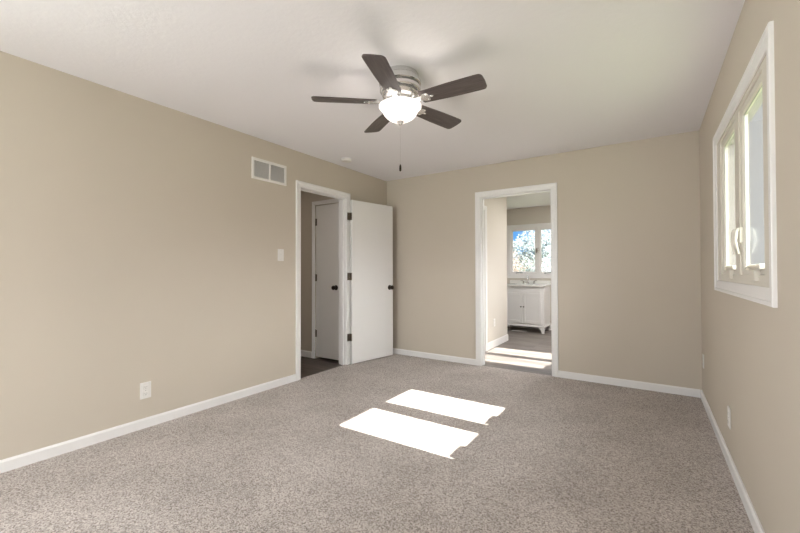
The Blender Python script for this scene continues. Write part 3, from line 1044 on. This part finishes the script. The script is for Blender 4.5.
# side recessed panel frame
b = MB()
b.box(VX1 - 0.001, VY0 + 0.0, vb + 0.05, VX1 + 0.008, VY0 + 0.05, 0.862, 0.002)
b.box(VX1 - 0.001, VY1 - 0.05, vb + 0.05, VX1 + 0.008, VY1, 0.862, 0.002)
b.box(VX1 - 0.001, VY0 + 0.05, 0.725, VX1 + 0.008, VY1 - 0.05, 0.862, 0.002)
b.build('side_panel', M['vanity'], van)
# base moulding
b = MB()
prf = [(VY0 - 0.022, vb - 0.012), (VY0 - 0.022, vb + 0.004), (VY0 - 0.010, vb + 0.014), (VY0 - 0.003, vb + 0.032), (VY0 + 0.01, vb + 0.032), (VY0 + 0.01, vb - 0.012)]
b.prism(prf, 'x', VX0 - 0.020, VX1 + 0.020)
prs = [(VX1 - 0.01, vb - 0.012), (VX1 + 0.022, vb - 0.012), (VX1 + 0.022, vb + 0.004), (VX1 + 0.010, vb + 0.014), (VX1 + 0.003, vb + 0.032), (VX1 - 0.01, vb + 0.032)]
b.prism(prs, 'y', VY0 - 0.020, VY1)
b.build('base_moulding', M['vanity'], van)
# bracket feet (curved inner edge)
def foot_outline(x_out, s, w=0.135):
    z0, z1 = VF, vb - 0.010
    p = [(x_out, z1), (x_out, z0 + 0.045), (x_out - s * 0.006, z0 + 0.020), (x_out - s * 0.004, z0), (x_out - s * 0.050, z0),
         (x_out - s * 0.054, z0 + 0.022), (x_out - s * 0.060, z0 + 0.048), (x_out - s * 0.078, z0 + 0.068), (x_out - s * 0.094, z0 + 0.078),
         (x_out - s * 0.100, z0 + 0.098), (x_out - s * 0.118, z0 + 0.112), (x_out - s * w, z1 - 0.012), (x_out - s * w, z1)]
    return p
MB().prism(foot_outline(VX1 + 0.018, 1), 'y', VY0 - 0.018, VY0 + 0.010).build('foot', M['vanity'], van)
MB().prism(foot_outline(VX0 - 0.018, -1), 'y', VY0 - 0.018, VY0 + 0.010).build('foot', M['vanity'], van)
for (px, w) in ((VX1 - 0.010, 0.028), (VX0 - 0.018, 0.028)):
    MB().prism([(q[0], q[1]) for q in foot_outline(VY1, 1, 0.12)], 'x', px, px + w).build('foot', M['vanity'], van)
# doors
for i, (x0, x1) in enumerate(((VX0 + 0.035, (VX0 + VX1) / 2 - 0.0015), ((VX0 + VX1) / 2 + 0.0015, VX1 - 0.035))):
    z0, z1 = vb + 0.045, 0.735
    y = VY0 - 0.019
    b = MB()
    s_ = 0.052
    b.box(x0, y, z0, x0 + s_, y + 0.018, z1, 0.002)
    b.box(x1 - s_, y, z0, x1, y + 0.018, z1, 0.002)
    b.box(x0 + s_, y, z1 - s_, x1 - s_, y + 0.018, z1, 0.002)
    b.box(x0 + s_, y, z0, x1 - s_, y + 0.018, z0 + s_, 0.002)
    b.box(x0 + s_ - 0.003, y + 0.009, z0 + s_ - 0.003, x1 - s_ + 0.003, y + 0.016, z1 - s_ + 0.003)
    d = b.build('cabinet_door', M['vanity'], van)
    kx = x1 - 0.024 if i == 0 else x0 + 0.024
    lathe([(0, 0), (0.009, 0), (0.006, 0.004), (0.005, 0.014), (0.011, 0.019), (0.013, 0.025), (0.008, 0.031), (0, 0.032)],
          (kx, y, 0.475), '-y', n=18).build('knob', M['bronze'], d, smooth=True)
# countertop with a gently bowed front, basin and backsplash
cxm = (VX0 + VX1) / 2
b = MB()
o = [(VX0 - 0.025, VY1), (VX0 - 0.025, VY0 - 0.025)]
for k in range(1, 16):
    t = k / 16
    o.append((VX0 - 0.025 + t * (VX1 - VX0 + 0.05), VY0 - 0.025 - 0.022 * math.sin(PI * t)))
o += [(VX1 + 0.025, VY0 - 0.025), (VX1 + 0.025, VY1)]
b.prism(o, 'z', 0.862, 0.892, 0.004)
ct = b.build('countertop', M['porcelain'], van)
bs = MB().lathe([(0.205, 0.001), (0.200, 0.004), (0.190, 0.003), (0.175, -0.004), (0.13, -0.018), (0.03, -0.024), (0, -0.024)], (0, 0, 0), n=48,
                mtx=Matrix.Translation((cxm, VY0 + 0.215, 0.8935)) @ Matrix.Scale(0.78, 4, (0, 1, 0)))
bs.build('sink_basin', M['porcelain'], van, smooth=True)
box(VX0 - 0.025, VY1 - 0.018, 0.892, VX1 + 0.025, VY1, 0.962, 0.003).build('backsplash', M['porcelain'], van)
# faucet: spout and two levers
fy = VY1 - 0.085
b = MB()
b.lathe([(0, 0), (0.024, 0), (0.025, 0.006), (0.016, 0.014), (0.012, 0.024), (0.012, 0.05), (0, 0.05)], (cxm, fy, 0.892), n=24)
b.tube([(cxm, fy, 0.93), (cxm, fy, 0.99), (cxm, fy - 0.008, 1.025), (cxm, fy - 0.035, 1.048), (cxm, fy - 0.075, 1.045), (cxm, fy - 0.100, 1.020), (cxm, fy - 0.104, 1.000)],
       [0.012, 0.011, 0.011, 0.010, 0.010, 0.010, 0.011], 14)
fa = b.build('faucet', M['chrome'], van, smooth=True)
for s in (-1, 1):
    b = MB()
    hx = cxm + s * 0.102
    b.lathe([(0, 0), (0.024, 0), (0.025, 0.006), (0.017, 0.014), (0.013, 0.030), (0.016, 0.052), (0.010, 0.060), (0, 0.061)], (hx, fy, 0.892), n=24)
    b.tube([(hx, fy, 0.945), (hx + s * 0.025, fy - 0.004, 0.957), (hx + s * 0.060, fy - 0.01, 0.962)], [0.009, 0.007, 0.0055], 10)
    b.build('faucet_handle', M['chrome'], fa, smooth=True)

# floor register lying below the vanity
fr = tag(empty('floor_register', (0.98, 2.86, -0.006)), 'white floor register on the plank floor below the vanity', 'floor vent')
b = MB()
rx0, rx1, ry0, ry1 = 0.885, 1.165, 2.905, 3.005
rz = -0.006
b.box(rx0, ry0, rz, rx1, ry0 + 0.014, rz + 0.006, 0.0015)
b.box(rx0, ry1 - 0.014, rz, rx1, ry1, rz + 0.006, 0.0015)
b.box(rx0, ry0 + 0.014, rz, rx0 + 0.014, ry1 - 0.014, rz + 0.006, 0.0015)
b.box(rx1 - 0.014, ry0 + 0.014, rz, rx1, ry1 - 0.014, rz + 0.006, 0.0015)
for k in range(1, 20):
    x = rx0 + k * (rx1 - rx0) / 20
    b.box(x - 0.0035, ry0 + 0.012, rz, x + 0.0035, ry1 - 0.012, rz + 0.005)
b.build('register_grate', M['plate'], fr)

# ================================================================== outside: lawn, trees, fence
struct(box(-40, -30, -0.75, 60, 70, -0.55).build('ground', M['grass']))

def branch(b, p, d, length, rad, depth, tips, rnd):
    pts = [Vector(p)]
    rs = [rad]
    cur = Vector(p)
    dd = Vector(d).normalized()
    steps = 4
    for k in range(steps):
        dd = (dd + Vector((rnd.uniform(-.16, .16), rnd.uniform(-.16, .16), rnd.uniform(-.05, .12)))).normalized()
        cur = cur + dd * length / steps
        pts.append(cur.copy())
        rs.append(rad * (1 - 0.45 * (k + 1) / steps))
    b.tube(pts, rs, 6)
    if depth == 0:
        tips.append(cur)
        return
    for k in range(3 if depth > 1 else 4):
        a = rnd.uniform(0, 2 * PI)
        q = Vector((math.cos(a), math.sin(a), rnd.uniform(.25, .9)))
        at = pts[rnd.choice([2, 3, 4])]
        branch(b, at, dd * .55 + q * .75, length * rnd.uniform(.55, .75), rs[-1] * .8, depth - 1, tips, rnd)

def tree(x, y, h, crown, n, leafm, label, seed, size=0.09, dens=1.0):
    rnd = random.Random(seed)
    t = tag(empty('tree', (x, y, -0.55)), label, 'tree', None)
    b = MB()
    tips = []
    branch(b, (x, y, -0.6), (0.03, 0, 1), h * 0.42, 0.045 * h * 0.35, 3, tips, rnd)
    b.build('trunk', M['bark'], t, smooth=True)
    bm = bmesh.new()
    c = Vector((x, y, -0.55 + h * 0.62))
    for k in range(n):
        if rnd.random() < 0.55 and tips:
            q = rnd.choice(tips) + Vector([rnd.gauss(0, .22 * crown * .5) for _ in range(3)])
        else:
            v = Vector([rnd.gauss(0, 1) for _ in range(3)]).normalized() * rnd.random() ** 0.4
            q = c + Vector((v.x * crown, v.y * crown, v.z * h * 0.36))
        u = Vector([rnd.gauss(0, 1) for _ in range(3)]).normalized()
        w = u.orthogonal().normalized()
        s = size * rnd.uniform(.6, 1.2)
        vs = [bm.verts.new(q + u * s), bm.verts.new(q + w * s * .5), bm.verts.new(q - u * s), bm.verts.new(q - w * s * .5)]
        bm.faces.new(vs)
    m = MB()
    m.bm.free()
    m.bm = bm
    m.build('foliage', leafm, t)
    return t

tree(-5.4, 24.0, 3.3, 2.6, 5200, M['leaf_pink'], 'low pale pinkish autumn tree at the lower left of the far bathroom window', 3, 0.07)
tree(-1.95, 16.5, 4.2, 1.2, 6500, M['leaf_white'], 'silvery leafed tree in the left sash of the far bathroom window', 11, 0.06)
tree(-0.1, 18.5, 5.0, 1.5, 6500, M['leaf_green'], 'pale green tree behind the right sash of the far bathroom window', 5, 0.055)
